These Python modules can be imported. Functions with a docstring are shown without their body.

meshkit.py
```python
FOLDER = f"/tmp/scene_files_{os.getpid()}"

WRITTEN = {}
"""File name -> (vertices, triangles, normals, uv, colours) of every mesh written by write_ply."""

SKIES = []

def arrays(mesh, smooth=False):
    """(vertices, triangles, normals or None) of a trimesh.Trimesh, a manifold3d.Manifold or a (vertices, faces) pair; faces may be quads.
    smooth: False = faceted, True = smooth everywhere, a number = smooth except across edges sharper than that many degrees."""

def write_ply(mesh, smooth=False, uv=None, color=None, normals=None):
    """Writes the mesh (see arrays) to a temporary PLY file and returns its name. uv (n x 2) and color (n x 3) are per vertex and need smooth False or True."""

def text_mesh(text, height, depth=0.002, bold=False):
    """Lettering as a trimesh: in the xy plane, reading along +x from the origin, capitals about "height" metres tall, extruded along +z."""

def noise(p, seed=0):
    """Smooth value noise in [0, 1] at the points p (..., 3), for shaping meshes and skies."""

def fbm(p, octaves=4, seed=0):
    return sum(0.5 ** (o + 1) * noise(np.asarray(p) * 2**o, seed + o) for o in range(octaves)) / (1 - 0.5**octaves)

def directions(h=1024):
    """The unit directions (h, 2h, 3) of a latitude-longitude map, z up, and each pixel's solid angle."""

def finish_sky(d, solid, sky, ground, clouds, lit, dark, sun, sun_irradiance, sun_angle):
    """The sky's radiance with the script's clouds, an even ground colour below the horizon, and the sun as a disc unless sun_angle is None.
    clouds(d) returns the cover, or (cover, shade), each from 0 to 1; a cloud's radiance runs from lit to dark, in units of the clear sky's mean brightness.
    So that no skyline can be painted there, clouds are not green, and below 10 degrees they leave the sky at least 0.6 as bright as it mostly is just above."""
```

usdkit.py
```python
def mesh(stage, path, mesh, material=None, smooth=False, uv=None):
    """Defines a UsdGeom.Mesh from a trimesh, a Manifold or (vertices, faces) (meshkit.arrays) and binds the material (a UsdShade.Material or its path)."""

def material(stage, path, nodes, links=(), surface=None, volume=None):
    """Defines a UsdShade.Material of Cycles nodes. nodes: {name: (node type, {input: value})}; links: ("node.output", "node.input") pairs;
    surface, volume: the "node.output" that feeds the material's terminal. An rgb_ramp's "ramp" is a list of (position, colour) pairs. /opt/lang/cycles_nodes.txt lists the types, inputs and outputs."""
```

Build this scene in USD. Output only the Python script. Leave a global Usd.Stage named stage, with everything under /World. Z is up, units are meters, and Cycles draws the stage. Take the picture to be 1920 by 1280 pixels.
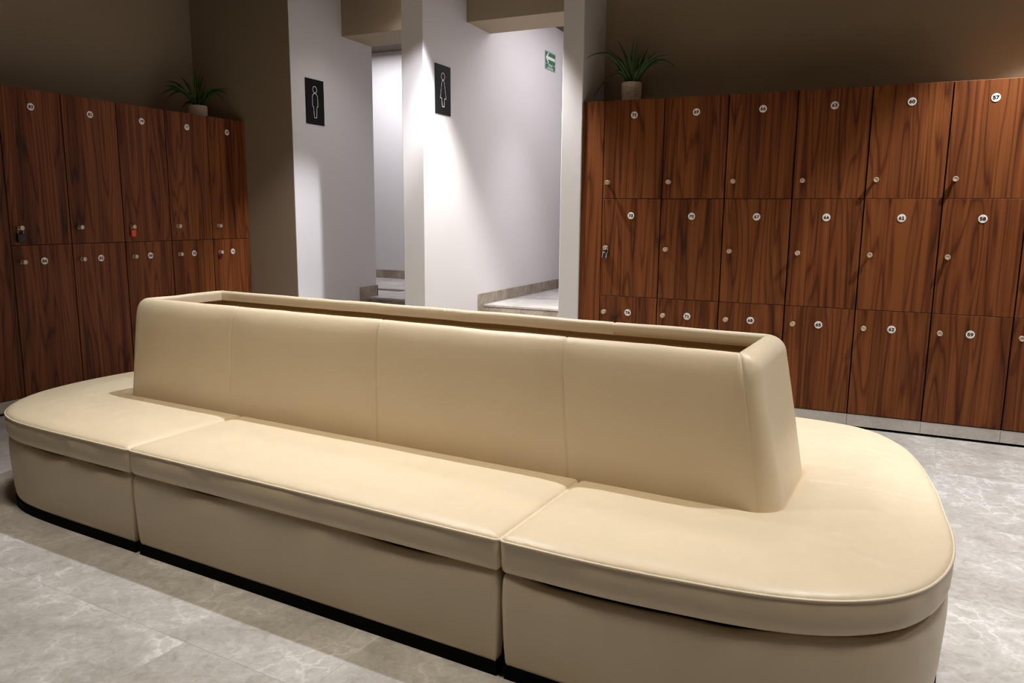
import math, random
import numpy as np
import trimesh
import shapely
from shapely.geometry import Polygon, LineString, Point, box as sbox
from scipy.spatial import Delaunay
from pxr import Usd, UsdGeom, UsdLux, UsdShade, Gf, Sdf, Vt
import usdkit, meshkit

random.seed(7)
rng = np.random.default_rng(7)
stage = Usd.Stage.CreateInMemory()
UsdGeom.SetStageUpAxis(stage, 'Z')
UsdGeom.Xform.Define(stage, '/World')
UsdGeom.Scope.Define(stage, '/World/Looks')

# ------------------------------------------------------------------ camera
CAM_H, YAW, PITCH, ROLL, FPX = 1.374, 0.4428, -0.1642, 0.0092, 1432.07
def cam_axes():
    cy, sy = math.cos(YAW), math.sin(YAW)
    f0, r0, u0 = np.array([-sy, cy, 0]), np.array([cy, sy, 0]), np.array([0, 0, 1.])
    cp, sp = math.cos(PITCH), math.sin(PITCH)
    fw, up = f0 * cp + u0 * sp, u0 * cp - f0 * sp
    cr, sr = math.cos(ROLL), math.sin(ROLL)
    return r0 * cr + up * sr, up * cr - r0 * sr, fw
_r, _u, _f = cam_axes()
cam = UsdGeom.Camera.Define(stage, '/World/camera')
cam.AddTransformOp().Set(Gf.Matrix4d(*_r, 0, *_u, 0, *(-_f), 0, 0, 0, CAM_H, 1))
cam.CreateHorizontalApertureAttr(36.0)
cam.CreateVerticalApertureAttr(24.0)
cam.CreateFocalLengthAttr(36.0 * FPX / 1920.0)
cam.CreateClippingRangeAttr(Gf.Vec2f(0.05, 100.0))
cam.CreateExposureAttr(0.0)

# ------------------------------------------------------------------ lamps (recessed downlights above the frame, and the lamps of the two doorways)
def spot(name, pos, power, angle, soft, color=(1.0, 0.9, 0.76), radius=0.035, aim=(0, 0, -1)):
    l = UsdLux.SphereLight.Define(stage, '/World/' + name)
    d = np.array(aim, float); d /= np.linalg.norm(d)
    side = np.cross(d, [0, 1, 0.01]); side /= np.linalg.norm(side)
    up = np.cross(side, d)
    l.AddTransformOp().Set(Gf.Matrix4d(*side, 0, *up, 0, *(-d), 0, *pos, 1))
    l.CreateRadiusAttr(radius); l.CreateIntensityAttr(power); l.CreateColorAttr(Gf.Vec3f(*color)); l.CreateNormalizeAttr(True)
    sh = UsdLux.ShapingAPI.Apply(l.GetPrim())
    sh.CreateShapingConeAngleAttr(angle); sh.CreateShapingConeSoftnessAttr(soft)
    return l
def rect(name, pos, w, h, power, color):
    l = UsdLux.RectLight.Define(stage, '/World/' + name)
    l.AddTranslateOp().Set(Gf.Vec3d(*pos))
    l.CreateWidthAttr(w); l.CreateHeightAttr(h); l.CreateIntensityAttr(power); l.CreateColorAttr(Gf.Vec3f(*color)); l.CreateNormalizeAttr(True)
WARM, NEUT, WHITE, COOL = (1.0, 0.90, 0.74), (1.0, 0.985, 0.96), (0.94, 1.0, 1.09), (0.95, 0.93, 1.0)
spot('downlight_sofa', (-2.31, 2.97, 3.38), 88.0, 43, 1.0, WHITE)
spot('downlight_sofa_001', (0.40, 2.81, 3.38), 54.0, 46, 0.9, WHITE)
spot('downlight_lockers', (-2.76, 5.19, 3.38), 185.0, 38, 0.55, NEUT)
spot('downlight_lockers_001', (1.15, 4.92, 3.38), 135.0, 45, 0.4, NEUT)
spot('downlight_lockers_002', (-1.05, 3.95, 3.38), 26.0, 52, 0.9, NEUT, radius=0.25)
spot('downlight_left', (-3.55, 4.5, 3.38), 20.0, 46, 0.9, NEUT, radius=0.2)
spot('downlight_near', (-2.3, 1.72, 3.38), 66.0, 50, 1.0, WARM, radius=0.22)
spot('downlight_near_001', (0.3, 1.60, 3.38), 46.0, 50, 1.0, WARM, radius=0.22)
spot('downlight_right', (2.4, 3.3, 3.38), 56.0, 54, 1.0, NEUT, radius=0.22)
spot('downlight_doorway', (-2.42, 5.06, 3.37), 115.0, 15, 0.9, COOL, aim=(-2.29, 0.47, -2.45))
rect('panel_men', (-5.5, 7.6, 3.36), 1.2, 0.9, 15.0, COOL)
rect('panel_women', (-2.45, 7.3, 3.38), 0.5, 1.4, 5.4, COOL)
spot('downlight_women', (-2.62, 7.05, 3.38), 44.0, 34, 0.9, COOL, radius=0.08)
spot('downlight_men', (-3.95, 5.76, 3.38), 10.0, 56, 1.0, NEUT, radius=0.06)

# ------------------------------------------------------------------ materials
def M(name, nodes, links=(), surface='p.BSDF'):
    return usdkit.material(stage, '/World/Looks/' + name, nodes, links, surface=surface)
def plain(name, color, rough=0.5, metal=0.0, spec=0.5, **k):
    return M(name, {'p': ('principled_bsdf', dict(base_color=color, roughness=rough, metallic=metal, specular_ior_level=spec, **k))})
def srgb(r, g, b):
    return tuple(((c / 255) / 12.92 if c / 255 <= 0.04045 else ((c / 255 + 0.055) / 1.055) ** 2.4) for c in (r, g, b))

def leather(name, col):
    c = np.array(col)
    return M(name, {
        'tc': ('texture_coordinate', {}),
        'n1': ('noise_texture', {'scale': 420.0, 'detail': 3.0, 'roughness': 0.6}),
        'n2': ('noise_texture', {'scale': 5.0, 'detail': 3.0}),
        'n3': ('noise_texture', {'scale': 22.0, 'detail': 2.0}),
        'r': ('rgb_ramp', {'ramp': [(0.3, tuple(c * 0.985)), (0.7, tuple(np.minimum(c * 1.015, 1)))]}),
        'rr': ('map_range', {'from_min': 0.3, 'from_max': 0.7, 'to_min': 0.36, 'to_max': 0.47}),
        'b1': ('bump', {'strength': 0.12, 'distance': 0.0008}),
        'b2': ('bump', {'strength': 0.18, 'distance': 0.004}),
        'p': ('principled_bsdf', {'specular_ior_level': 0.55})},
        [('tc.object', 'n1.vector'), ('tc.object', 'n2.vector'), ('tc.object', 'n3.vector'), ('n2.fac', 'r.fac'), ('r.color', 'p.base_color'),
         ('n3.fac', 'rr.value'), ('rr.result', 'p.roughness'), ('n3.fac', 'b2.height'), ('n1.fac', 'b1.height'), ('b2.normal', 'b1.normal'), ('b1.normal', 'p.normal')])
m_leather = leather('beige_leather', srgb(219, 202, 173))
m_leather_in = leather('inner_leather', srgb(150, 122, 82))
m_pipe = plain('piping_leather', srgb(221, 205, 180), 0.45)

def walnut(name):
    return M(name, {
        'tc': ('texture_coordinate', {}), 'oi': ('object_info', {}),
        'off': ('vector_math', {'math_type': 'scale', 'vector1': (7.3, 3.1, 11.7)}),
        'add': ('vector_math', {'math_type': 'add'}),
        'm1': ('mapping', {'mapping_type': 'point', 'scale': (5.6, 5.6, 0.36)}),
        'n1': ('noise_texture', {'scale': 1.0, 'detail': 2.0, 'roughness': 0.5, 'distortion': 0.15}),
        'k': ('math', {'math_type': 'multiply', 'value2': 13.0}),
        'fr': ('math', {'math_type': 'fraction'}),
        'ring': ('rgb_ramp', {'ramp': [(0.0, (0, 0, 0)), (0.05, (0.1, 0.1, 0.1)), (0.16, (0.62, 0.62, 0.62)), (0.5, (0.9, 0.9, 0.9)), (0.84, (0.75, 0.75, 0.75)), (0.95, (0.35, 0.35, 0.35)), (1.0, (0, 0, 0))]}),
        'm2': ('mapping', {'mapping_type': 'point', 'scale': (95.0, 95.0, 0.9)}),
        'n2': ('noise_texture', {'scale': 1.0, 'detail': 3.0, 'roughness': 0.65}),
        'm3': ('mapping', {'mapping_type': 'point', 'scale': (13.0, 13.0, 0.3)}),
        'n3': ('noise_texture', {'scale': 1.0, 'detail': 2.0}),
        'mix1': ('math', {'math_type': 'multiply_add', 'value2': 0.22, 'value3': 0.035}),
        'mix2': ('math', {'math_type': 'multiply_add', 'value2': 0.44}),
        'mix3': ('math', {'math_type': 'multiply_add', 'value2': 0.52}),
        'col': ('rgb_ramp', {'ramp': [(0.28, srgb(22, 9, 4)), (0.44, srgb(63, 31, 13)), (0.60, srgb(96, 50, 22)), (0.78, srgb(128, 74, 37))]}),
        'b': ('bump', {'strength': 0.05, 'distance': 0.001}),
        'p': ('principled_bsdf', {'roughness': 0.5, 'specular_ior_level': 0.18})},
        [('oi.random', 'off.scale'), ('tc.object', 'add.vector1'), ('off.vector', 'add.vector2'),
         ('add.vector', 'm1.vector'), ('m1.vector', 'n1.vector'), ('n1.fac', 'k.value1'), ('k.value', 'fr.value1'), ('fr.value', 'ring.fac'),
         ('add.vector', 'm2.vector'), ('m2.vector', 'n2.vector'), ('add.vector', 'm3.vector'), ('m3.vector', 'n3.vector'),
         ('ring.color', 'mix1.value1'), ('n2.fac', 'mix2.value1'), ('mix1.value', 'mix2.value3'), ('n3.fac', 'mix3.value1'), ('mix2.value', 'mix3.value3'),
         ('mix3.value', 'col.fac'), ('col.color', 'p.base_color'), ('n2.fac', 'b.height'), ('b.normal', 'p.normal')])
m_wood = walnut('walnut_laminate')
m_carcass = plain('carcass_board', srgb(18, 10, 6), 0.6)
m_edge = plain('edge_band', srgb(150, 110, 80), 0.5)

def stone(name, dark, mid, light, scale=1.0, rough=0.4, rnd=True, vein=0.35):
    return M(name, {
        'geo': ('texture_coordinate', {}), 'oi': ('object_info', {}),
        'off': ('vector_math', {'math_type': 'scale', 'vector1': (13.1, 7.7, 5.3)}),
        'add': ('vector_math', {'math_type': 'add'}),
        'n1': ('noise_texture', {'scale': 2.3 * scale, 'detail': 6.0, 'roughness': 0.62, 'distortion': 0.6}),
        'n2': ('noise_texture', {'scale': 26.0 * scale, 'detail': 4.0, 'roughness': 0.7, 'distortion': 0.8}),
        'n4': ('noise_texture', {'scale': 3.2 * scale, 'detail': 5.0, 'roughness': 0.6}),
        'dv': ('vector_math', {'math_type': 'scale', 'scale': 0.5}),
        'av': ('vector_math', {'math_type': 'add'}),
        'v': ('voronoi_texture', {'feature': 'distance_to_edge', 'scale': 7.5 * scale, 'randomness': 1.0}),
        'vr': ('rgb_ramp', {'ramp': [(0.0, (1, 1, 1)), (0.03, (0.5, 0.5, 0.5)), (0.10, (0, 0, 0))]}),
        'vm': ('rgb_ramp', {'ramp': [(0.46, (0, 0, 0)), (0.62, (1, 1, 1))]}),
        'vk': ('math', {'math_type': 'multiply'}),
        'vk2': ('math', {'math_type': 'multiply', 'value2': vein}),
        's': ('math', {'math_type': 'multiply_add', 'value2': 0.55}),
        's0': ('math', {'math_type': 'multiply', 'value2': 0.45}),
        'col': ('rgb_ramp', {'ramp': [(0.30, dark), (0.5, mid), (0.68, light)]}),
        'mx': ('mix_color', {'b': tuple(min(1, 1.25 * c) for c in light)}),
        'rr': ('map_range', {'from_min': 0.3, 'from_max': 0.7, 'to_min': rough - 0.05, 'to_max': rough + 0.1}),
        'p': ('principled_bsdf', {'specular_ior_level': 0.4})},
        [('oi.random', 'off.scale'), ('geo.object', 'add.vector1'), ('off.vector', 'add.vector2'),
         ('add.vector', 'n1.vector'), ('add.vector', 'n2.vector'), ('add.vector', 'n4.vector'), ('n4.color', 'dv.vector1'), ('add.vector', 'av.vector1'), ('dv.vector', 'av.vector2'), ('av.vector', 'v.vector'),
         ('v.distance', 'vr.fac'), ('n1.fac', 'vm.fac'), ('vr.color', 'vk.value1'), ('vm.color', 'vk.value2'), ('vk.value', 'vk2.value1'),
         ('n2.fac', 's0.value1'), ('n1.fac', 's.value1'), ('s0.value', 's.value3'), ('s.value', 'col.fac'),
         ('col.color', 'mx.a'), ('vk2.value', 'mx.fac'), ('mx.result', 'p.base_color'), ('n2.fac', 'rr.value'), ('rr.result', 'p.roughness')])
m_floor = stone('grey_marble', srgb(146, 140, 132), srgb(178, 174, 169), srgb(202, 200, 197), 1.0, 0.42, vein=0.8)
m_step = stone('brown_marble', srgb(112, 98, 86), srgb(150, 137, 124), srgb(184, 172, 160), 3.0, 0.45, vein=0.3)
m_kick = stone('plinth_stone', srgb(176, 169, 160), srgb(198, 191, 183), srgb(212, 206, 199), 2.0, 0.5, vein=0.1)
m_grout = plain('grout', srgb(176, 170, 163), 0.8)

def paint(name, c):
    return M(name, {'tc': ('geometry', {}), 'n': ('noise_texture', {'scale': 130.0, 'detail': 3.0}), 'b': ('bump', {'strength': 0.06, 'distance': 0.002}),
                    'p': ('principled_bsdf', {'base_color': c, 'roughness': 0.75, 'specular_ior_level': 0.25})},
             [('tc.position', 'n.vector'), ('n.fac', 'b.height'), ('b.normal', 'p.normal')])
m_taupe = paint('taupe_paint', srgb(158, 142, 120))
m_white = paint('white_paint', srgb(216, 213, 213))
m_ceil = paint('ceiling_paint', srgb(96, 88, 78))
m_black = plain('black_plinth', (0.0015, 0.0015, 0.0015), 0.7, spec=0.05)
m_nickel = plain('satin_nickel', srgb(206, 190, 170), 0.38, metal=0.25)
m_chrome = plain('chrome', (0.8, 0.8, 0.8), 0.18, metal=1.0)
m_disc = plain('disc_plastic', srgb(242, 238, 232), 0.4)
m_print = plain('black_print', (0.01, 0.01, 0.01), 0.5)
m_sign = plain('sign_black', srgb(13, 11, 10), 0.55, spec=0.15)
m_signw = plain('sign_white', srgb(236, 232, 226), 0.5)
m_green = plain('sign_green', srgb(22, 108, 70), 0.4)
m_pblack = plain('padlock_black', (0.008, 0.008, 0.009), 0.25)
m_pblue = plain('padlock_slate', srgb(46, 54, 66), 0.3, metal=0.4)
m_porange = plain('padlock_orange', srgb(232, 74, 24), 0.35)
m_pred = plain('padlock_red', srgb(104, 14, 22), 0.35)
m_soil = plain('soil', (0.02, 0.014, 0.01), 0.9)
m_pot = M('pot_ceramic', {'tc': ('texture_coordinate', {}), 'n': ('noise_texture', {'scale': 190.0, 'detail': 2.0}),
                          'r': ('rgb_ramp', {'ramp': [(0.40, srgb(176, 158, 130)), (0.55, srgb(232, 222, 202))]}), 'p': ('principled_bsdf', {'roughness': 0.6})},
          [('tc.object', 'n.vector'), ('n.fac', 'r.fac'), ('r.color', 'p.base_color')])
m_leaf = M('leaf_green', {'oi': ('object_info', {}), 'r': ('rgb_ramp', {'ramp': [(0.0, srgb(34, 62, 30)), (0.6, srgb(62, 102, 42)), (1.0, srgb(108, 140, 60))]}),
                          'p': ('principled_bsdf', {'roughness': 0.45}), 't': ('translucent_bsdf', {'color': srgb(70, 110, 40)}), 'x': ('mix_closure', {'fac': 0.18})},
           [('oi.random', 'r.fac'), ('r.color', 'p.base_color'), ('p.BSDF', 'x.closure1'), ('t.BSDF', 'x.closure2')], surface='x.closure')

# ------------------------------------------------------------------ helpers
used = {}
def uniq(parent, name):
    k = (parent, name); n = used.get(k, 0); used[k] = n + 1
    return f'{parent}/{name}' if n == 0 else f'{parent}/{name}_{n:03d}'
def path_of(parent):
    return '/World' if parent is None else (parent if isinstance(parent, str) else str(parent.GetPath()))
def tag(prim, label=None, cat=None, group=None, kind=None):
    for k, v in (('label', label), ('category', cat), ('group', group), ('kind', kind)):
        if v: prim.SetCustomDataByKey(k, v)
    return prim
def obj(name, mesh, mat, parent=None, smooth=False, **t):
    p = uniq(path_of(parent), name)
    return tag(usdkit.mesh(stage, p, mesh, mat, smooth=smooth).GetPrim(), **t)
def thing(name, label, cat, loc=(0, 0, 0), rz=0.0, group=None, kind=None):
    x = UsdGeom.Xform.Define(stage, uniq('/World', name))
    if any(loc): x.AddTranslateOp().Set(Gf.Vec3d(*map(float, loc)))
    if rz: x.AddRotateZOp().Set(float(rz))
    return tag(x.GetPrim(), label, cat, group, kind)
def cat_(ms): return trimesh.util.concatenate(ms)
def bx(x0, x1, y0, y1, z0, z1, b=0.0):
    if b <= 0:
        m = trimesh.creation.box([x1 - x0, y1 - y0, z1 - z0]); m.apply_translation([(x0 + x1) / 2, (y0 + y1) / 2, (z0 + z1) / 2]); return m
    pts = []
    for sx in (0, 1):
        for sy in (0, 1):
            for sz in (0, 1):
                c = np.array([(x0, x1)[sx], (y0, y1)[sy], (z0, z1)[sz]])
                d = np.array([1 - 2 * sx, 1 - 2 * sy, 1 - 2 * sz]) * b
                for k in range(3):
                    e = d.copy(); e[k] = 0; pts.append(c + e)
    return trimesh.convex.convex_hull(np.array(pts))
def lathe(prof, n=24):
    return trimesh.creation.revolve(np.array(prof), sections=n)
def tube(pts, r, n=8, closed=False):
    p = np.asarray(pts, float)
    if closed: t = np.roll(p, -1, 0) - np.roll(p, 1, 0)
    else: t = np.gradient(p, axis=0)
    t /= np.linalg.norm(t, axis=1, keepdims=True) + 1e-12
    ref = np.tile([0, 0, 1.0], (len(p), 1)); bad = np.abs(t[:, 2]) > 0.95; 
    if bad.mean() > 0.3 or bad.any(): ref = np.tile([0.0, 1.0, 0.0], (len(p), 1)) if np.abs(t[:, 1]).max() < 0.95 else np.tile([0.3, 0.2, 0.9], (len(p), 1))
    a = np.cross(t, ref); a /= np.linalg.norm(a, axis=1, keepdims=True) + 1e-12
    b = np.cross(t, a); ang = np.arange(n) * 2 * np.pi / n
    v = p[:, None] + r * (np.cos(ang)[None, :, None] * a[:, None] + np.sin(ang)[None, :, None] * b[:, None])
    N = len(p); rows = N if closed else N - 1; f = []
    for i in range(rows):
        for j in range(n):
            q = [i * n + j, i * n + (j + 1) % n, ((i + 1) % N) * n + (j + 1) % n, ((i + 1) % N) * n + j]
            f += [[q[0], q[2], q[1]], [q[0], q[3], q[2]]]
    return trimesh.Trimesh(v.reshape(-1, 3), np.array(f), process=False)
def extr(poly, h):
    gs = getattr(poly, 'geoms', [poly])
    return cat_([trimesh.creation.extrude_polygon(g, h, engine='earcut') for g in gs])
def mapv(m, fn):
    m = m.copy(); m.vertices = np.array([fn(*v) for v in m.vertices]); return m
def front(m): return mapv(m, lambda x, y, z: (x, -z, y))       # xy-plane lettering onto a face that looks to -y
def sideways(m): return mapv(m, lambda x, y, z: (z, x, y))     # onto a face that looks to +x

# ------------------------------------------------------------------ the setting
CEIL = 3.40
XL, XA, XC0, XC1, XP0, XP1 = -5.85, -4.706, -3.565, -3.362, -2.168, -2.008
YW, YB = 5.40, 5.86
def wall(name, m, mat, label):
    return obj(name, m, mat, kind='structure', label=label, cat='wall')
wall('wall_left', bx(-6.0, XL, -2.3, 5.392, 0, CEIL), m_taupe, 'taupe painted wall above the left-hand lockers')
wall('wall_far_left', bx(-6.0, XA, YW - 0.005, 6.59, 0, CEIL, 0.003), m_taupe, 'taupe wall block between left lockers and the men doorway')
wall('wall_divider', bx(XC0, XC1, YW, 8.49, 0, CEIL, 0.004), m_white, 'narrow wall between the two doorways')
wall('wall_pillar', bx(XP0, XP1, YW - 0.012, 8.45, 0, CEIL, 0.004), m_white, 'narrow pale pillar at the end of the right-hand lockers')
wall('wall_far', bx(XP1, 3.75, YB, 6.0, 0, CEIL), m_taupe, 'taupe painted wall above the right-hand lockers')
wall('wall_right', bx(3.6, 3.75, -2.3, YB, 0, CEIL), m_wood, 'walnut panelled wall to the right beyond the frame')
wall('wall_near', bx(-6.0, 3.75, -2.45, -2.3, 0, CEIL), m_wood, 'walnut panelled wall behind the viewpoint')
wall('wall_end_left', bx(-8.15, XC0, 8.487, 8.6, 0, CEIL), m_white, 'pale wall at the end of the men passage')
wall('wall_end_right', bx(XC1, XP0, 8.365, 8.5, 0, CEIL), m_white, 'pale wall at the end of the women passage')
wall('wall_side_left', bx(-8.15, -8.0, 6.59, 8.487, 0, CEIL), m_white, 'pale side wall of the men passage')
obj('ceiling', bx(-8.15, 3.75, -2.45, 8.6, CEIL, CEIL + 0.1), m_ceil, kind='structure', label='plain ceiling with recessed downlights', cat='ceiling')
obj('wall_lintel_left', bx(XA, XC0, 6.12, 6.59, 3.01, CEIL, 0.003), m_taupe, kind='structure', label='deep lintel over the men doorway', cat='lintel')
obj('wall_lintel_right', bx(XC1, XP0, 6.115, 6.575, 3.012, CEIL, 0.003), m_taupe, kind='structure', label='deep lintel over the women doorway', cat='lintel')
# white faces of the doorway jambs
obj('wall_jamb_left', bx(XA, XA + 0.004, YW - 0.004, 6.592, 0, CEIL), m_white, kind='structure', label='white jamb wall of the men doorway', cat='wall')

# sofa / floor frame
SA = math.radians(-3.5); SO = np.array([-0.928, 1.88])
SU, SV = np.array([math.cos(SA), math.sin(SA)]), np.array([-math.sin(SA), math.cos(SA)])
def loc2w(u, v): return SO + u * SU + v * SV

# floor of large marble tiles, each its own slab with an open joint
floor = thing('floor', 'pale grey veined marble floor of large rectangular tiles', 'floor', (SO[0], SO[1], 0), math.degrees(SA), kind='structure')
room = Polygon([(-5.86, -2.3), (3.6, -2.3), (3.6, YB), (XP1, YB), (XP1, YW), (XP0, YW), (XP0, 6.45), (XC1, 6.45), (XC1, YW), (XC0, YW), (XC0, 6.45), (XA, 6.45), (XA, YW), (-5.86, YW)])
room_l = Polygon([((np.array(p) - SO) @ SU, (np.array(p) - SO) @ SV) for p in room.exterior.coords])
TW, TL, TJ = 0.797, 1.595, 0.0007
for r in range(-6, 8):
    v0 = -0.33 + r * TW
    off = (-0.98, -2.05)[(r + 1) % 2]
    for c in range(-6, 6):
        u0 = off + c * TL
        cell = sbox(u0 + TJ, v0 + TJ, u0 + TL - TJ, v0 + TW - TJ)
        inter = cell.intersection(room_l)
        for g in getattr(inter, 'geoms', [inter]):
            if g.is_empty or g.area < 0.004: continue
            if abs(g.area - cell.area) < 1e-6:
                mm = bx(u0 + TJ, u0 + TL - TJ, v0 + TJ, v0 + TW - TJ, -0.012, 0.0, 0.0006)
            else:
                mm = extr(shapely.set_precision(g, 1e-5), 0.012); mm.apply_translation([0, 0, -0.012])
            obj('tile', mm, m_floor, floor)
gb = extr(room_l, 0.01); gb.apply_translation([0, 0, -0.0108]); obj('grout_bed', gb, m_grout, floor)

# steps, landings and skirting of the doorways
def stairs(x0, x1, name, label):
    t = thing(name, label, 'steps', ((x0 + x1) / 2, 5.84, 0)); cx, cy = (x0 + x1) / 2, 5.84
    for k in range(3):
        y, z0, z1 = 5.84 + 0.3 * k - cy, 0.1767 * k, 0.1767 * (k + 1)
        obj('riser', bx(x0 - cx + 0.002, x1 - cx - 0.002, y, y + 0.3 if k < 2 else y + 0.05, z0 + (0.001 if k else 0), z1 - 0.02, 0.001), m_step, t)
        if k < 2: obj('tread', bx(x0 - cx + 0.002, x1 - cx - 0.002, y - 0.006, y + 0.299, z1 - 0.02, z1, 0.003), m_step, t)
    return t
stairs(XA, XC0, 'stone_steps', 'stone steps rising into the men doorway')
stairs(XC1, XP0, 'stone_steps', 'stone steps rising into the women doorway')
def landing(name, x0, x1, y1, label, xw=None):
    t = thing(name, label, 'floor', ((x0 + x1) / 2, 6.44, 0.53), kind='structure'); cx = (x0 + x1) / 2
    y, k = 0.0, 0
    while 6.44 + y < y1 - 0.01:
        L = min(0.8, y1 - 6.44 - y)
        a, b = (x0 - cx, x1 - cx)
        if xw is not None and k > 0: obj('tile', bx(xw - cx, a - 0.0015, y + 0.001, y + L - 0.001, -0.02, 0, 0.001), m_floor, t)
        obj('tile', bx(a + 0.001, b - 0.001, y - (0.006 if k == 0 else -0.001), y + L - 0.001, -0.02, 0, 0.002), m_floor, t)
        y += L; k += 1
    obj('screed', bx((xw if xw is not None else x0) - cx + 0.002, x1 - cx - 0.002, 0.16 if xw is not None else 0.055, y1 - 6.44, -0.2, -0.021), m_grout, t)
landing('floor_001', XA, XC0, 8.487, 'raised stone landing behind the men doorway', xw=-8.0)
landing('floor_002', XC1, XP0, 8.365, 'raised stone landing behind the women doorway')
def skirting(name, label, pieces):
    t = thing(name, label, 'baseboard', kind='structure')
    for p in pieces: obj('skirting_tile', bx(*p, 0.0015), m_step, t)
s_ = XA + 0.005
skirting('baseboard_left', 'stepped stone skirting along the men doorway jamb', [
    (s_, s_ + 0.012, 5.70, 6.003, 0.0, 0.283), (s_, s_ + 0.012, 6.004, 6.304, 0.177, 0.46), (s_, s_ + 0.012, 6.305, 6.605, 0.354, 0.637), (s_ - 0.30, s_ + 0.012, 6.593, 6.605, 0.531, 0.637)])
s_ = XC1
skirting('baseboard_right', 'stepped stone skirting along the women passage wall', [
    (s_, s_ + 0.012, 5.70, 6.003, 0.0, 0.283), (s_, s_ + 0.012, 6.004, 6.325, 0.177, 0.46), (s_, s_ + 0.012, 6.326, 6.43, 0.354, 0.637)]
    + [(s_, s_ + 0.012, y, min(y + 0.599, 8.364), 0.531, 0.637) for y in (6.431, 7.03, 7.63, 8.23)] + [(s_ + 0.013, XP0, 8.353, 8.364, 0.531, 0.637)])
skirting('baseboard_far', 'stone skirting at the foot of the men passage end wall', [(x, x + 0.599, 8.474, 8.486, 0.531, 0.637) for x in (-7.2, -6.6, -6.0, -5.4, -4.8, -4.2)])

# ------------------------------------------------------------------ the sofa
sofa = thing('island_sofa', 'long beige leather island sofa with rounded ends and hollow box backrest', 'sofa', (SO[0], SO[1], 0), math.degrees(SA))
def chaikin(p, it=4):
    p = np.array(p, float)
    for _ in range(it):
        q = np.roll(p, -1, 0); p = np.stack([p * 0.75 + q * 0.25, p * 0.25 + q * 0.75], 1).reshape(-1, 2)
    return p
outline = Polygon(chaikin([(-2.30, 0), (-2.0, 0), (-1.0, 0), (0.0, 0), (0.30, 0.0), (0.52, 0.02), (0.72, 0.045), (0.88, 0.095), (1.0, 0.175), (1.085, 0.275), (1.135, 0.40), (1.16, 0.55), (1.158, 0.72), (1.135, 0.9),
     (1.115, 1.1), (1.08, 1.30), (1.03, 1.53), (0.95, 1.72), (0.83, 1.845), (0.65, 1.885), (0.45, 1.888), (0.0, 1.888), (-1.0, 1.888), (-2.0, 1.888), (-2.30, 1.885),
     (-2.56, 1.85), (-2.77, 1.72), (-2.91, 1.52), (-2.985, 1.28), (-3.02, 1.02), (-3.03, 0.75), (-3.01, 0.53), (-2.955, 0.34), (-2.86, 0.19), (-2.72, 0.07), (-2.55, 0.012)], 4))
def rrect(u0, u1, v0, v1, r): return sbox(u0 + r, v0 + r, u1 - r, v1 - r).buffer(r, quad_segs=12)
B0 = dict(u0=-2.56, u1=0.675, v0=0.582, v1=1.15, r=0.095)
T0 = dict(u0=-2.412, u1=0.586, v0=0.553, v1=1.105, r=0.066)
hole = rrect(**B0)
G = 0.0025
def module(u0, u1, v0, v1):
    p = outline.difference(hole.buffer(0.001)).intersection(sbox(u0 + G, v0, u1 - G, v1))
    if p.geom_type != 'Polygon': p = max(p.geoms, key=lambda g: g.area)
    return p.buffer(-0.012).buffer(0.012, quad_segs=6)
CUT0, CUT1 = -1.70, 0.0
VM = 0.87
mods = [('L', module(-4, CUT0, -1, 3)), ('M', module(CUT0, CUT1, -1, VM)), ('R', module(CUT1, 4, -1, 3)), ('B', module(CUT0, CUT1, VM, 3))]
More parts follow.
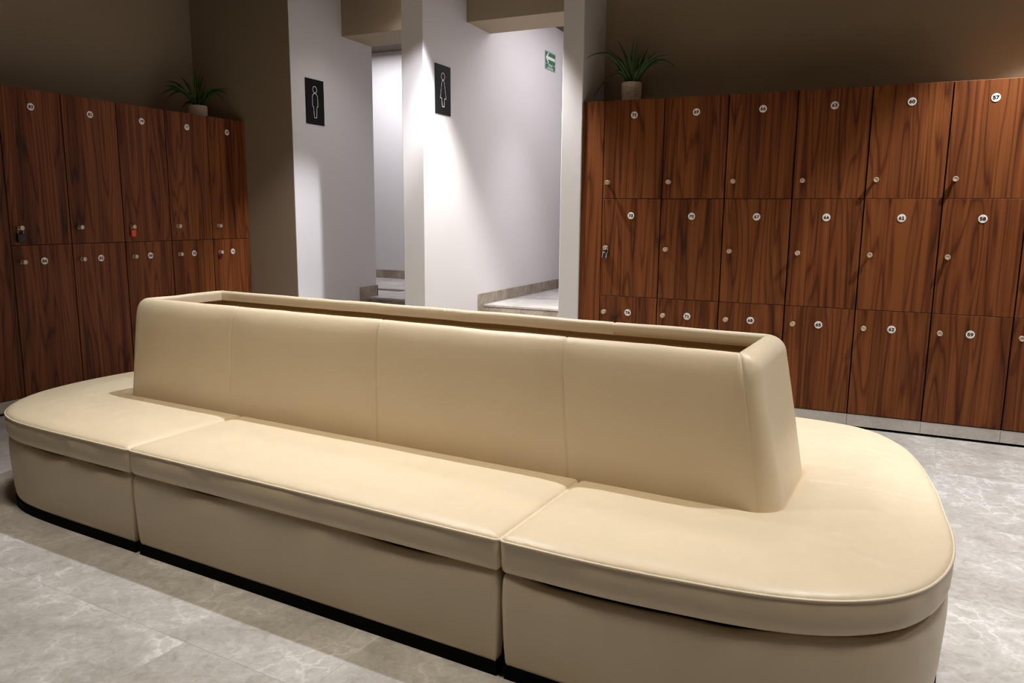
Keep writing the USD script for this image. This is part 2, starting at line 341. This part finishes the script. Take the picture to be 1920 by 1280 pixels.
def ring(poly, step):
    e = poly.exterior; n = max(8, int(e.length / step))
    c = np.array([e.interpolate(i / n, normalized=True).coords[0] for i in range(n)])
    return c if Polygon(c).exterior.is_ccw else c[::-1]
def ring_normals(c):
    t = np.roll(c, -1, 0) - np.roll(c, 1, 0); n = np.stack([t[:, 1], -t[:, 0]], 1)
    return n / (np.linalg.norm(n, axis=1, keepdims=True) + 1e-12)
ZP, ZB = 0.437, 0.338
def cushion_z(poly, pts, key):
    d = shapely.distance(shapely.points(pts), poly.exterior)
    k = np.clip(d / 0.055, 0, 1)
    z = ZP + 0.020 * np.sqrt(np.maximum(0, 1 - (1 - k) ** 2))
    s = np.clip(d / 0.28, 0, 1); z = z + 0.012 * s * s * (3 - 2 * s)
    p3 = np.column_stack([pts * 2.6, np.full(len(pts), 0.3)])
    z = z + 0.006 * (meshkit.fbm(p3, 3, 5) - 0.5) * np.clip(d / 0.05, 0, 1)
    u, v = pts[:, 0], pts[:, 1]
    if key == 'R': z = z - 0.004 * np.exp(-((v - 0.96 + 0.06 * (u - 0.68)) / 0.010) ** 2) * np.clip((u - 0.66) / 0.05, 0, 1) * np.clip(d / 0.05, 0, 1)
    if key == 'L': z = z - 0.003 * np.exp(-((v - 0.93) / 0.010) ** 2) * np.clip((-2.55 - u) / 0.05, 0, 1) * np.clip(d / 0.05, 0, 1)
    if key == 'M': z = z - 0.0016 * np.exp(-((u + 0.87) / 0.006) ** 2) * np.clip(d / 0.05, 0, 1)
    return z
def cushion(poly, key):
    base = ring(poly, 0.012); nrm = ring_normals(base)
    P = [base]
    for d, st in ((0.003, 0.012), (0.008, 0.013), (0.015, 0.015), (0.025, 0.018), (0.038, 0.02), (0.055, 0.024), (0.08, 0.03)):
        q = poly.buffer(-d)
        for g in getattr(q, 'geoms', [q]):
            if not g.is_empty: P.append(ring(g, st))
    inner = poly.buffer(-0.095); x0, y0, x1, y1 = poly.bounds
    gx, gy = np.meshgrid(np.arange(x0, x1, 0.028), np.arange(y0, y1, 0.028)); gp = np.column_stack([gx.ravel(), gy.ravel()])
    gp = gp[shapely.contains_xy(inner, gp[:, 0], gp[:, 1])]; P.append(gp)
    if key == 'M': ex = np.array([(-0.87 + a, v) for a in (-.012, -.007, -.003, 0, .003, .007, .012) for v in np.arange(0.09, 0.5, 0.03)]); P.append(ex)
    if key in 'RL':
        us = np.arange(0.70, 1.05, 0.03) if key == 'R' else np.arange(-2.92, -2.58, 0.03)
        P.append(np.array([(u, (0.96 - 0.06 * (u - 0.68) if key == 'R' else 0.93) + a) for a in (-.02, -.012, -.006, 0, .006, .012, .02) for u in us]))
    pts = np.vstack(P)
    tri = Delaunay(pts).simplices; cen = pts[tri].mean(1)
    tri = tri[shapely.contains_xy(poly.buffer(1e-4), cen[:, 0], cen[:, 1])]
    a = pts[tri]; area = np.cross(a[:, 1] - a[:, 0], a[:, 2] - a[:, 0]); tri[area < 0] = tri[area < 0][:, ::-1]; tri = tri[np.abs(area) > 1e-9]
    z = cushion_z(poly, pts, key)
    top = trimesh.Trimesh(np.column_stack([pts, z]), tri, process=False)
    # side band
    n = len(base); arc = np.concatenate([[0], np.cumsum(np.linalg.norm(np.diff(base, axis=0), axis=1))])
    wr = (meshkit.fbm(np.column_stack([base * 7.0, np.zeros(n)]), 3, 11) - 0.5)
    prof = [(0.0, ZP, 0.0), (0.002, ZP - 0.010, 0.2), (0.004, ZP - 0.035, 1.0), (0.003, ZP - 0.065, 1.0), (-0.002, ZB + 0.012, 0.6), (-0.010, ZB + 0.002, 0.3), (-0.03, ZB, 0.0)]
    V, F = [], []
    for o, zz, wv in prof: V.append(np.column_stack([base + nrm * (o + wr[:, None] * 0.016 * wv), np.full(n, zz) + wr * 0.006 * wv]))
    for k in range(len(prof) - 1):
        i = np.arange(n); j = (i + 1) % n
        F += [np.column_stack([k * n + i, (k + 1) * n + i, (k + 1) * n + j]), np.column_stack([k * n + i, (k + 1) * n + j, k * n + j])]
    side = trimesh.Trimesh(np.vstack(V), np.vstack(F), process=False)
    return cat_([top, side]), base
def base_mesh(poly, key):
    c = ring(poly.buffer(-0.004), 0.014); nrm = ring_normals(c); n = len(c)
    onfront = np.array([outline.exterior.distance(Point(p)) < 0.02 for p in c])
    cuts = np.minimum(np.abs(c[:, 0] - CUT0), np.abs(c[:, 0] - CUT1))
    nz = meshkit.fbm(np.column_stack([c * 3.1, np.zeros(n)]), 2, 21)
    gap = np.where(onfront, 0.021 * np.clip(cuts / 0.10, 0, 1) ** 0.7 * np.clip((nz - 0.28) * 2.4, 0.08, 1), 0.0)
    for _ in range(3): gap = (np.roll(gap, 1) + gap * 2 + np.roll(gap, -1)) / 4
    wr = (meshkit.fbm(np.column_stack([c * 4.0, np.ones(n)]), 3, 31) - 0.5)
    zt = 0.339 - gap
    prof = [(0.016, None, 0.039), (0.010, None, 0.052), (0.005, None, 0.10), (0.001, None, 0.18), (-0.002, None, 0.25), (-0.001, 0.040, 0), (0.001, 0.020, 0), (0.006, 0.007, 0), (0.014, 0.001, 0), (0.028, 0.0, 0), (0.06, 0.012, 0)]
    V, F = [], []
    for inset, dz, z in prof:
        zz = (zt - dz) if dz is not None else np.full(n, z)
        w = 0.006 * wr if (dz is None and z > 0.04) or dz else 0 * wr
        V.append(np.column_stack([c - nrm * (inset + w[:, None]), zz]))
    for k in range(len(prof) - 1):
        i = np.arange(n); j = (i + 1) % n
        F += [np.column_stack([k * n + i, (k + 1) * n + j, (k + 1) * n + i]), np.column_stack([k * n + i, k * n + j, (k + 1) * n + j])]
    return trimesh.Trimesh(np.vstack(V), np.vstack(F), process=False)
for key, poly in mods:
    b = obj('base_panel', base_mesh(poly, key), m_leather, sofa, smooth=60)
    pl = extr(poly.buffer(-0.010, quad_segs=8).simplify(0.001), 0.040); obj('plinth', pl, m_black, b, label='black recessed plinth')
    cm, rg = cushion(poly, key)
    cu = obj('seat_cushion', cm, m_leather, sofa, smooth=50)
    keep = np.array([hole.distance(Point(p)) > 0.02 for p in rg])
    if keep.all(): line, closed = rg, True
    else:
        k0 = [i for i in range(len(rg)) if keep[i] and not keep[i - 1]][0]
        o = np.roll(np.arange(len(rg)), -k0); o = [i for i in o if keep[i]]; line, closed = rg[o], False
    obj('piping', tube(np.column_stack([line, np.full(len(line), ZP + 0.001)]), 0.0042, 6, closed), m_pipe, cu, smooth=True)
obj('seat_core', extr(outline.buffer(-0.05).difference(hole.buffer(-0.1)).simplify(0.002), 0.30).apply_translation([0, 0, 0.03]), m_black, sofa)

# backrest: one ring of upholstered panels round an open box
def backrest():
    S = []   # (base point, top point, normal, seam-station)
    def straight(b0, b1, t0, t1, nrm, seams, step=0.022):
        L = np.linalg.norm(np.subtract(b1, b0)); fr = set(np.linspace(0, 1, int(L / step) + 1)[:-1])
        for s in seams:
            fr = {f for f in fr if abs(f - s) * L > 0.016}
            for a in (-.014, -.009, -.005, -.0025, 0, .0025, .005, .009, .014): fr.add(s + a / L)
        for f in sorted(fr):
            S.append((np.add(b0, np.subtract(b1, b0) * f), np.add(t0, np.subtract(t1, t0) * f), np.array(nrm, float), any(abs(f - s) * L < 1e-6 for s in seams)))
    def arc(cb, rb, ct, rt, a0, seam=None, n=14):
        for i in range(n):
            a = a0 + (math.pi / 2) * i / n; d = np.array([math.cos(a), math.sin(a)])
            S.append((np.array(cb) + d * rb, np.array(ct) + d * rt, d, i == seam))
    b, t = B0, T0
    def cx(q, iu, iv): return (q['u1'] - q['r'] if iu else q['u0'] + q['r'], q['v1'] - q['r'] if iv else q['v0'] + q['r'])
    fl, fr = b['u0'] + b['r'], b['u1'] - b['r']
    fs = [(u - fl) / (fr - fl) for u in (-1.79, -0.915, -0.05)]
    H = -math.pi / 2
    straight((fl, b['v0']), (fr, b['v0']), (t['u0'] + t['r'], t['v0']), (t['u1'] - t['r'], t['v0']), (0, -1), fs)
    arc(cx(b, 1, 0), b['r'], cx(t, 1, 0), t['r'], H, 3)
    straight((b['u1'], b['v0'] + b['r']), (b['u1'], b['v1'] - b['r']), (t['u1'], t['v0'] + t['r']), (t['u1'], t['v1'] - t['r']), (1, 0), [])
    arc(cx(b, 1, 1), b['r'], cx(t, 1, 1), t['r'], 0, 11)
    straight((fr, b['v1']), (fl, b['v1']), (t['u1'] - t['r'], t['v1']), (t['u0'] + t['r'], t['v1']), (0, 1), [1 - f for f in fs][::-1])
    arc(cx(b, 0, 1), b['r'], cx(t, 0, 1), t['r'], math.pi / 2, 3)
    straight((b['u0'], b['v1'] - b['r']), (b['u0'], b['v0'] + b['r']), (t['u0'], t['v1'] - t['r']), (t['u0'], t['v0'] + t['r']), (-1, 0), [])
    arc(cx(b, 0, 0), b['r'], cx(t, 0, 0), t['r'], math.pi, 11)
    return S
S = backrest(); NS = len(S)
bp = np.array([s[0] for s in S]); tp = np.array([s[1] for s in S]); nn = np.array([s[2] for s in S])
arcl = np.concatenate([[0], np.cumsum(np.linalg.norm(np.diff(bp, axis=0), axis=1))]); per = arcl[-1] + np.linalg.norm(bp[0] - bp[-1])
seams = [i for i in range(NS) if S[i][3]]
ds = np.min([np.minimum(np.abs(arcl - arcl[i]), per - np.abs(arcl - arcl[i])) for i in seams], axis=0)
crease = 0.0035 * np.exp(-(ds / 0.0045) ** 2)
wv = meshkit.fbm(np.column_stack([bp * 5.0, np.zeros(NS)]), 3, 41) - 0.5
ZT = 0.952 + 0.006 * wv
wid = 0.062 + 0.010 * np.abs(nn[:, 0])
prof = []
R2 = 0.014
ea = 0.046 + 0.004 * np.abs(nn[:, 0]); eb = np.where(np.abs(nn[:, 1]) > 0.8, 0.145, 0.05)
for _ in range(12): eb = (np.roll(eb, 1) + 2 * eb + np.roll(eb, -1)) / 4
for f in (0, 0.12, 0.28, 0.45, 0.62, 0.8): prof.append(('lin', f))
for a in (0, 8, 16, 25, 34, 43, 52, 61, 70, 80, 90): prof.append(('r1', math.radians(a)))
for a in np.linspace(0, 90, 4): prof.append(('r2', math.radians(a)))
for dz in (0.03, 0.050): prof.append(('in', dz))
prof.append(('turn', 0.051))
rows = []
def face(z):
    f = np.clip((z - 0.46) / (ZT - 0.46), -0.1, 1)[:, None]
    bul = 0.010 * np.sin(math.pi * np.clip((z - 0.42) / 0.54, 0, 1)) * (1 - np.exp(-(ds / 0.10) ** 2)) * np.abs(nn[:, 1])
    return bp + (tp - bp) * f + nn * bul[:, None]
for kind, q in prof:
    if kind == 'lin':
        z = 0.40 + (ZT - eb - 0.40) * q; xy = face(z) - nn * crease[:, None]
    elif kind == 'r1':
        z = ZT - eb + eb * math.sin(q); xy = face(z) - nn * (ea * (1 - math.cos(q)) + crease * math.cos(q))[:, None]; z = z - crease * math.sin(q)
    elif kind == 'r2':
        xy = tp - nn * (wid - R2 + R2 * math.sin(q))[:, None]; z = ZT - R2 + R2 * math.cos(q) - crease * math.cos(q)
    elif kind == 'in':
        xy = tp - nn * (wid + 0.002 * wv)[:, None]; z = ZT - q
    else:
        xy = tp - nn * (wid - 0.014)[:, None]; z = ZT - q
    rows.append(np.column_stack([xy, z]))
rows = np.array(rows); NP_ = len(prof)
cnt = len(seams)
for a in range(cnt):
    i0, i1 = seams[a], seams[(a + 1) % cnt]
    idx = [i0]
    while idx[-1] != i1: idx.append((idx[-1] + 1) % NS)
    V = rows[:, idx].reshape(-1, 3); n = len(idx); F = []
    for k in range(NP_ - 1):
        i = np.arange(n - 1)
        F += [np.column_stack([k * n + i, k * n + i + 1, (k + 1) * n + i + 1]), np.column_stack([k * n + i, (k + 1) * n + i + 1, (k + 1) * n + i])]
    obj('backrest_panel', trimesh.Trimesh(V, np.vstack(F), process=False), m_leather, sofa, smooth=70)
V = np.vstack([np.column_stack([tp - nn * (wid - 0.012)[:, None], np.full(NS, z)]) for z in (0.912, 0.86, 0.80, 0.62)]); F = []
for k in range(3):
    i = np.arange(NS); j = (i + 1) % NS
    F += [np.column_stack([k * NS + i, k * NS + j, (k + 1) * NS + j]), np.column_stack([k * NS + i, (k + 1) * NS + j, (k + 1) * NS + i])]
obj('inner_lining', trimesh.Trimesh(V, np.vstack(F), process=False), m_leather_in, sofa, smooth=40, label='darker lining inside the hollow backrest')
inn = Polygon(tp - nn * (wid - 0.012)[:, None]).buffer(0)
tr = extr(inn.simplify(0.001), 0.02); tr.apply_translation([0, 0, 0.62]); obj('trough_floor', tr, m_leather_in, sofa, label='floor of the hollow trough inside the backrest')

# ------------------------------------------------------------------ lockers
W, ZK, ZTOP = 0.4355, 0.098, 2.182
def text_center(s, h, bold=True, depth=0.0006):
    m = meshkit.text_mesh(s, h, depth, bold=bold); b = m.bounds; m.apply_translation([-(b[0][0] + b[1][0]) / 2, -(b[0][1] + b[1][1]) / 2, 0]); return m
knob_prof = [(0, 0), (0.0150, 0), (0.0150, 0.0035), (0.0090, 0.0045), (0.0090, 0.0170), (0.0145, 0.0180), (0.0158, 0.0195), (0.0158, 0.0345), (0.0148, 0.0362), (0.0118, 0.0366), (0.0106, 0.0345), (0, 0.0345)]
disc_prof = [(0, 0), (0.0245, 0), (0.0245, 0.0018), (0.0237, 0.0026), (0, 0.0026)]
def locker(loc, rz, tiers, nums, disc_z, knob_z, label, group, depth, filler=0.0, ku=0.057):
    t = thing('locker', label, 'locker', loc, rz, group)
    g = 0.0038
    obj('carcass', bx(0.0012, W - 0.0012, 0.0215, depth, ZK, ZTOP - 0.001), m_carcass, t)
    obj('top_panel', bx(0.0008, W - 0.0008, 0.0215, depth, ZTOP - 0.001, ZTOP + 0.002, 0.0008), m_edge, t)
    obj('kickboard', bx(0.0008, W - 0.0008, 0.002, 0.018, 0.016, ZK - 0.004, 0.0012), m_kick, t, label='pale grey kickboard')
    obj('support_rail', bx(0.002, W - 0.002, 0.024, depth - 0.02, 0.0, ZK), m_black, t)
    if filler: obj('filler_panel', bx(-filler, -0.0012, 0.0, 0.022, ZK, ZTOP, 0.0012), m_wood, t)
    if filler: obj('kickboard', bx(-filler, -0.0008, 0.002, 0.018, 0.016, ZK - 0.004, 0.0012), m_kick, t)
    for k in range(len(tiers) - 1):
        z1, z0 = tiers[k], tiers[k + 1]
        d = obj('door', bx(g, W - g, 0.0, 0.020, z0 + 0.0017, z1 - 0.0017, 0.0011), m_wood, t, label=f'locker door numbered {nums[k]}')
        dm = front(lathe(disc_prof, 28)); dm.apply_translation([W / 2 + 0.002, 0, disc_z[k]]); obj('number_disc', dm, m_disc, d, smooth=40, label=f'white disc with the number {nums[k]}')
        nt = text_center(str(nums[k]), 0.0190); nm = front(cat_([nt.copy().apply_translation([a, b_, 0]) for a in (-.0007, .0007) for b_ in (-.0004, .0004)])); nm.apply_translation([W / 2 + 0.002, -0.0026, disc_z[k]]); obj('numeral', nm, m_print, d)
        km = front(lathe(knob_prof, 24)); km.apply_translation([ku, 0, knob_z[k]]); obj('lock_knob', km, m_nickel, d, smooth=40, label='satin nickel lock knob')
    return t
TR = [2.182, 1.496, 0.791, 0.098]
first_r = 72
for i in range(7):
    n = first_r - 3 * i; nums = (n, n + 1, n + 2)
    x = -1.8417 + i * W
    where = ['under the potted plant', 'second from the pale pillar', 'third from the pale pillar', 'fourth from the pale pillar', 'fifth from the pale pillar', 'sixth from the pale pillar', 'cut off by the right edge'][i]
    locker((x, YW, 0), 0, TR, nums, (2.076, 1.376, 0.674), (1.611, 1.143, 0.672), f'walnut locker column, doors {nums[0]}, {nums[1]}, {nums[2]}, {where}', 'three-door walnut lockers along the far wall', 0.44, filler=0.164 if i == 0 else 0.0, ku=(0.041, 0.05, 0.056, 0.06, 0.058, 0.054, 0.05)[i])
TLf = [2.182, 1.14, 0.098]
for i in range(5):
    n = 83 - 2 * i; y = 5.392 - (5 - i) * W
    where = ['at the left edge', 'second from the left edge', 'in the middle of the left row', 'next to last from the doorways', 'at the corner by the men doorway'][i]
    locker((-5.25, y, 0), 90, TLf, (n, n + 1), (2.066, 1.027), (1.257, 1.027), f'dark two-door locker column, doors {n} and {n + 1}, {where}', 'two-door walnut lockers along the left wall', 0.58, filler=0.19 if i == 0 else 0.0, ku=0.066)

# padlocks hanging on the lock knobs
def padlock(label, loc, rz, w, h, d, sw, sh, body, band=None, tilt=0.0):
    t = thing('padlock', label, 'padlock', loc, rz)
    T = trimesh.transformations.rotation_matrix(tilt, [0, 1, 0])
    yb = -0.011
    arc = [(-sw / 2, yb, -sh)] + [(-sw / 2, yb, -sh * k / 5) for k in range(4, -1, -1)] + [(sw / 2 * -math.cos(a), yb, sw / 2 * math.sin(a)) for a in np.linspace(0.25, math.pi - 0.25, 9)] + [(sw / 2, yb, -sh * k / 5) for k in range(0, 6)]
    arc = np.array(arc); arc[:, 2] += 0.0125 - sw / 2
    arc[:1, 2] -= 0.004; arc[-1:, 2] -= 0.004
    s = tube(arc, 0.0028, 8); s.apply_transform(T); obj('shackle', s, m_chrome, t, smooth=True, label='bright steel shackle')
    zt = 0.0125 - sw / 2 - sh
    y0, y1 = yb - d / 2, min(yb + d / 2, -0.0005)
    b = bx(-w / 2, w / 2, y0, y1, zt - h, zt, 0.004); b.apply_transform(T); bo = obj('body', b, body, t)
    if band is not None:
        c = bx(-w / 2 - 0.0008, -w / 2 + 0.007, y0 - 0.0008, y1, zt - h + 0.003, zt - 0.003, 0.002); c.apply_transform(T)
        e = bx(w / 2 - 0.007, w / 2 + 0.0008, y0 - 0.0008, y1, zt - h + 0.003, zt - 0.003, 0.002); e.apply_transform(T)
        obj('edge_band', cat_([c, e]), band, bo)
    return t
padlock('slate padlock with bright edges hanging on locker door 73', (-1.8417 + 0.041, YW, 1.143), 0, 0.034, 0.044, 0.017, 0.036, 0.028, m_pblue, m_chrome, tilt=0.14)
yl = lambda i: 5.392 - (5 - i) * W + 0.066
padlock('large black padlock hanging on locker door 83', (-5.25, yl(0), 1.257), 90, 0.058, 0.060, 0.020, 0.040, 0.030, m_pblack)
padlock('bright orange padlock hanging on locker door 79', (-5.25, yl(2), 1.257), 90, 0.040, 0.052, 0.018, 0.036, 0.018, m_porange)
padlock('small dark red padlock hanging on locker door 76', (-5.25, yl(4), 1.027), 90, 0.040, 0.032, 0.018, 0.036, 0.012, m_pred)

# ------------------------------------------------------------------ potted plants on top of the lockers
def leaf_mesh(base, tip, sag, width, side):
    base, tip = np.array(base), np.array(tip)
    mid = (base + tip) / 2 + np.array(sag)
    t = np.linspace(0, 1, 13)[:, None]
    c = (1 - t) ** 2 * base + 2 * t * (1 - t) * mid + t ** 2 * tip
    tg = np.gradient(c, axis=0); tg /= np.linalg.norm(tg, axis=1, keepdims=True)
    s = np.cross(tg, side); s /= np.linalg.norm(s, axis=1, keepdims=True) + 1e-9
    n = np.cross(s, tg)
    w = width * np.clip(np.minimum(0.55 + 2.2 * t[:, 0], (1 - t[:, 0]) * 1.9 + 0.03), 0, 1)[:, None]
    V = np.vstack([c - s * w / 2 + n * w * 0.14, c - n * w * 0.06, c + s * w / 2 + n * w * 0.14, c + n * (w * 0.05 + 0.0008)])
    N = len(t); F = []
    for i in range(N - 1):
        for a, b in ((0, 1), (1, 2), (2, 3), (3, 0)):
            F += [[a * N + i, b * N + i, b * N + i + 1], [a * N + i, b * N + i + 1, a * N + i + 1]]
    return trimesh.Trimesh(V, np.array(F), process=False)
def plant(label, loc, tips, pot_r, pot_h, k, seed):
    t = thing('potted_plant', label, 'plant', loc)
    R = pot_r
    obj('pot', lathe([(0, 0), (R * 0.86, 0), (R * 0.93, 0.006), (R, pot_h * 0.55), (R * 0.99, pot_h - 0.004), (R * 0.96, pot_h), (R * 0.86, pot_h - 0.002), (R * 0.84, pot_h - 0.02), (0, pot_h - 0.02)], 32), m_pot, t, smooth=40, label='cream speckled ceramic pot')
    rg = random.Random(seed)
    right = np.array([_r[0], _r[1], 0]); right /= np.linalg.norm(right); fw = np.array([-right[1], right[0], 0])
    allt = []
    for dx, dy, bend in tips: allt.append((dx * k, dy * k, bend, rg.uniform(-0.05, 0.05)))
    for _ in range(20):
        a = rg.uniform(-1, 1); e = rg.uniform(0.35, 1.0)
        allt.append((a * 0.17, 0.08 + 0.20 * e * (1 - 0.55 * abs(a)), 0.5, rg.choice((-1, 1)) * rg.uniform(0.03, 0.15)))
    for dx, dz, bend, dep in allt:
        L = math.hypot(dx, dz)
        b0 = np.array([0, 0, pot_h - 0.018]) + right * rg.uniform(-0.4, 0.4) * R + fw * rg.uniform(-0.4, 0.4) * R
        tip = np.array([0, 0, pot_h]) + right * dx + fw * dep + np.array([0, 0, dz])
        sag = np.array([0, 0, 1.0]) * (0.24 * abs(dx) + 0.03) * bend * 2 - right * dx * 0.05
        obj('leaf', leaf_mesh(b0, tip, sag, rg.uniform(0.015, 0.023), fw + 0.3 * right), m_leaf, t, smooth=30)
K = 0.00425
tipsR = [(1, 78, .3), (-27, 70, .5), (6, 74, .3), (28, 62, .3), (-44, 55, .5), (-49, 44, .6), (-85, 33, 1.1), (-66, -28, 1.3), (62, 44, .7), (79, 20, 1.1), (46, 54, .5), (57, 35, .8), (62, 30, .8), (-32, 17, .8), (21, 58, .3), (-12, 60, .3), (14, 50, .3)]
plant('potted grass-leaved plant in a speckled pot on the lockers beside the pale pillar', (-1.71, 5.60, ZTOP + 0.002), tipsR, 0.073, 0.145, K, 3)
tipsL = [(-3, 67, .2), (7, 67, .2), (13, 59, .3), (-58, 44, .7), (-64, 35, .6), (-66, 8, 1.1), (-70, 10, 1.1), (-28, 52, .5), (-35, -8, .9), (62, 30, .6), (60, 26, .7), (58, 0, 1.3), (44, 35, .4), (62, 19, .8), (-62, 22, .8), (0, 55, .2), (-25, 32, .4)]
plant('potted grass-leaved plant in a speckled pot on the dark lockers at the left', (-5.47, 5.07, ZTOP + 0.002), tipsL, 0.080, 0.105, 0.00475, 5)

# ------------------------------------------------------------------ signs
def stroke(poly, w=0.0052): return poly.buffer(w / 2).difference(poly.buffer(-w / 2))
def toilet_sign(label, loc, woman):
    t = thing('toilet_sign', label, 'sign', loc)
    obj('plate', bx(0, 0.005, -0.125, 0.125, -0.197, 0.197, 0.0008), m_sign, t)
    head = Point(0, 0.108).buffer(0.0275)
    if woman: body = Polygon([(-0.020, 0.058), (-0.012, 0.074), (0, 0.079), (0.012, 0.074), (0.020, 0.058), (0.0465, -0.067), (0.0225, -0.067), (0.0155, -0.134), (-0.0155, -0.134), (-0.0225, -0.067), (-0.0465, -0.067)])
    else: body = Polygon([(-0.0365, 0.038), (-0.030, 0.060), (-0.016, 0.072), (0, 0.075), (0.016, 0.072), (0.030, 0.060), (0.0365, 0.038), (0.0365, -0.038), (0.0235, -0.041), (0.0155, -0.137), (-0.0155, -0.137), (-0.0235, -0.041), (-0.0365, -0.038)])
    m = sideways(extr(stroke(head).union(stroke(body)), 0.0008)); m.apply_translation([0.005, 0, 0]); obj('pictogram', m, m_signw, t, label='white outline of a ' + ('woman' if woman else 'man'))
toilet_sign('black toilet sign with a white man outline on the jamb wall', (XA + 0.0045, 5.702, 2.363), False)
toilet_sign('black toilet sign with a white woman outline on the bright jamb wall', (XC1 + 0.0005, 5.700, 2.389), True)
ex = thing('exit_sign', 'small green evacuation sign with a white arrow on the passage wall', 'sign', (XC1 + 0.0005, 7.988, 3.015))
obj('plate', bx(0, 0.004, -0.142, 0.142, -0.093, 0.093, 0.0006), m_green, ex)
arrow = Polygon([(-0.128, 0.028), (-0.066, 0.082), (-0.040, 0.082), (-0.078, 0.044), (0.128, 0.044), (0.128, 0.012), (-0.078, 0.012), (-0.040, -0.026), (-0.066, -0.026)])
frame = sbox(-0.137, -0.088, 0.137, 0.088).difference(sbox(-0.134, -0.085, 0.134, 0.085)).union(sbox(-0.134, -0.036, 0.134, -0.033))
for nm, g in (('arrow', arrow), ('border', frame)):
    m = sideways(extr(g, 0.0006)); m.apply_translation([0.004, 0, 0]); obj(nm, m, m_signw, ex)
for s, z, h in (('RUTA DE', -0.047, 0.017), ('EVACUACIÓN', -0.071, 0.017)):
    m = sideways(text_center(s, h)); m.apply_translation([0.004, 0, z]); obj('lettering', m, m_signw, ex)
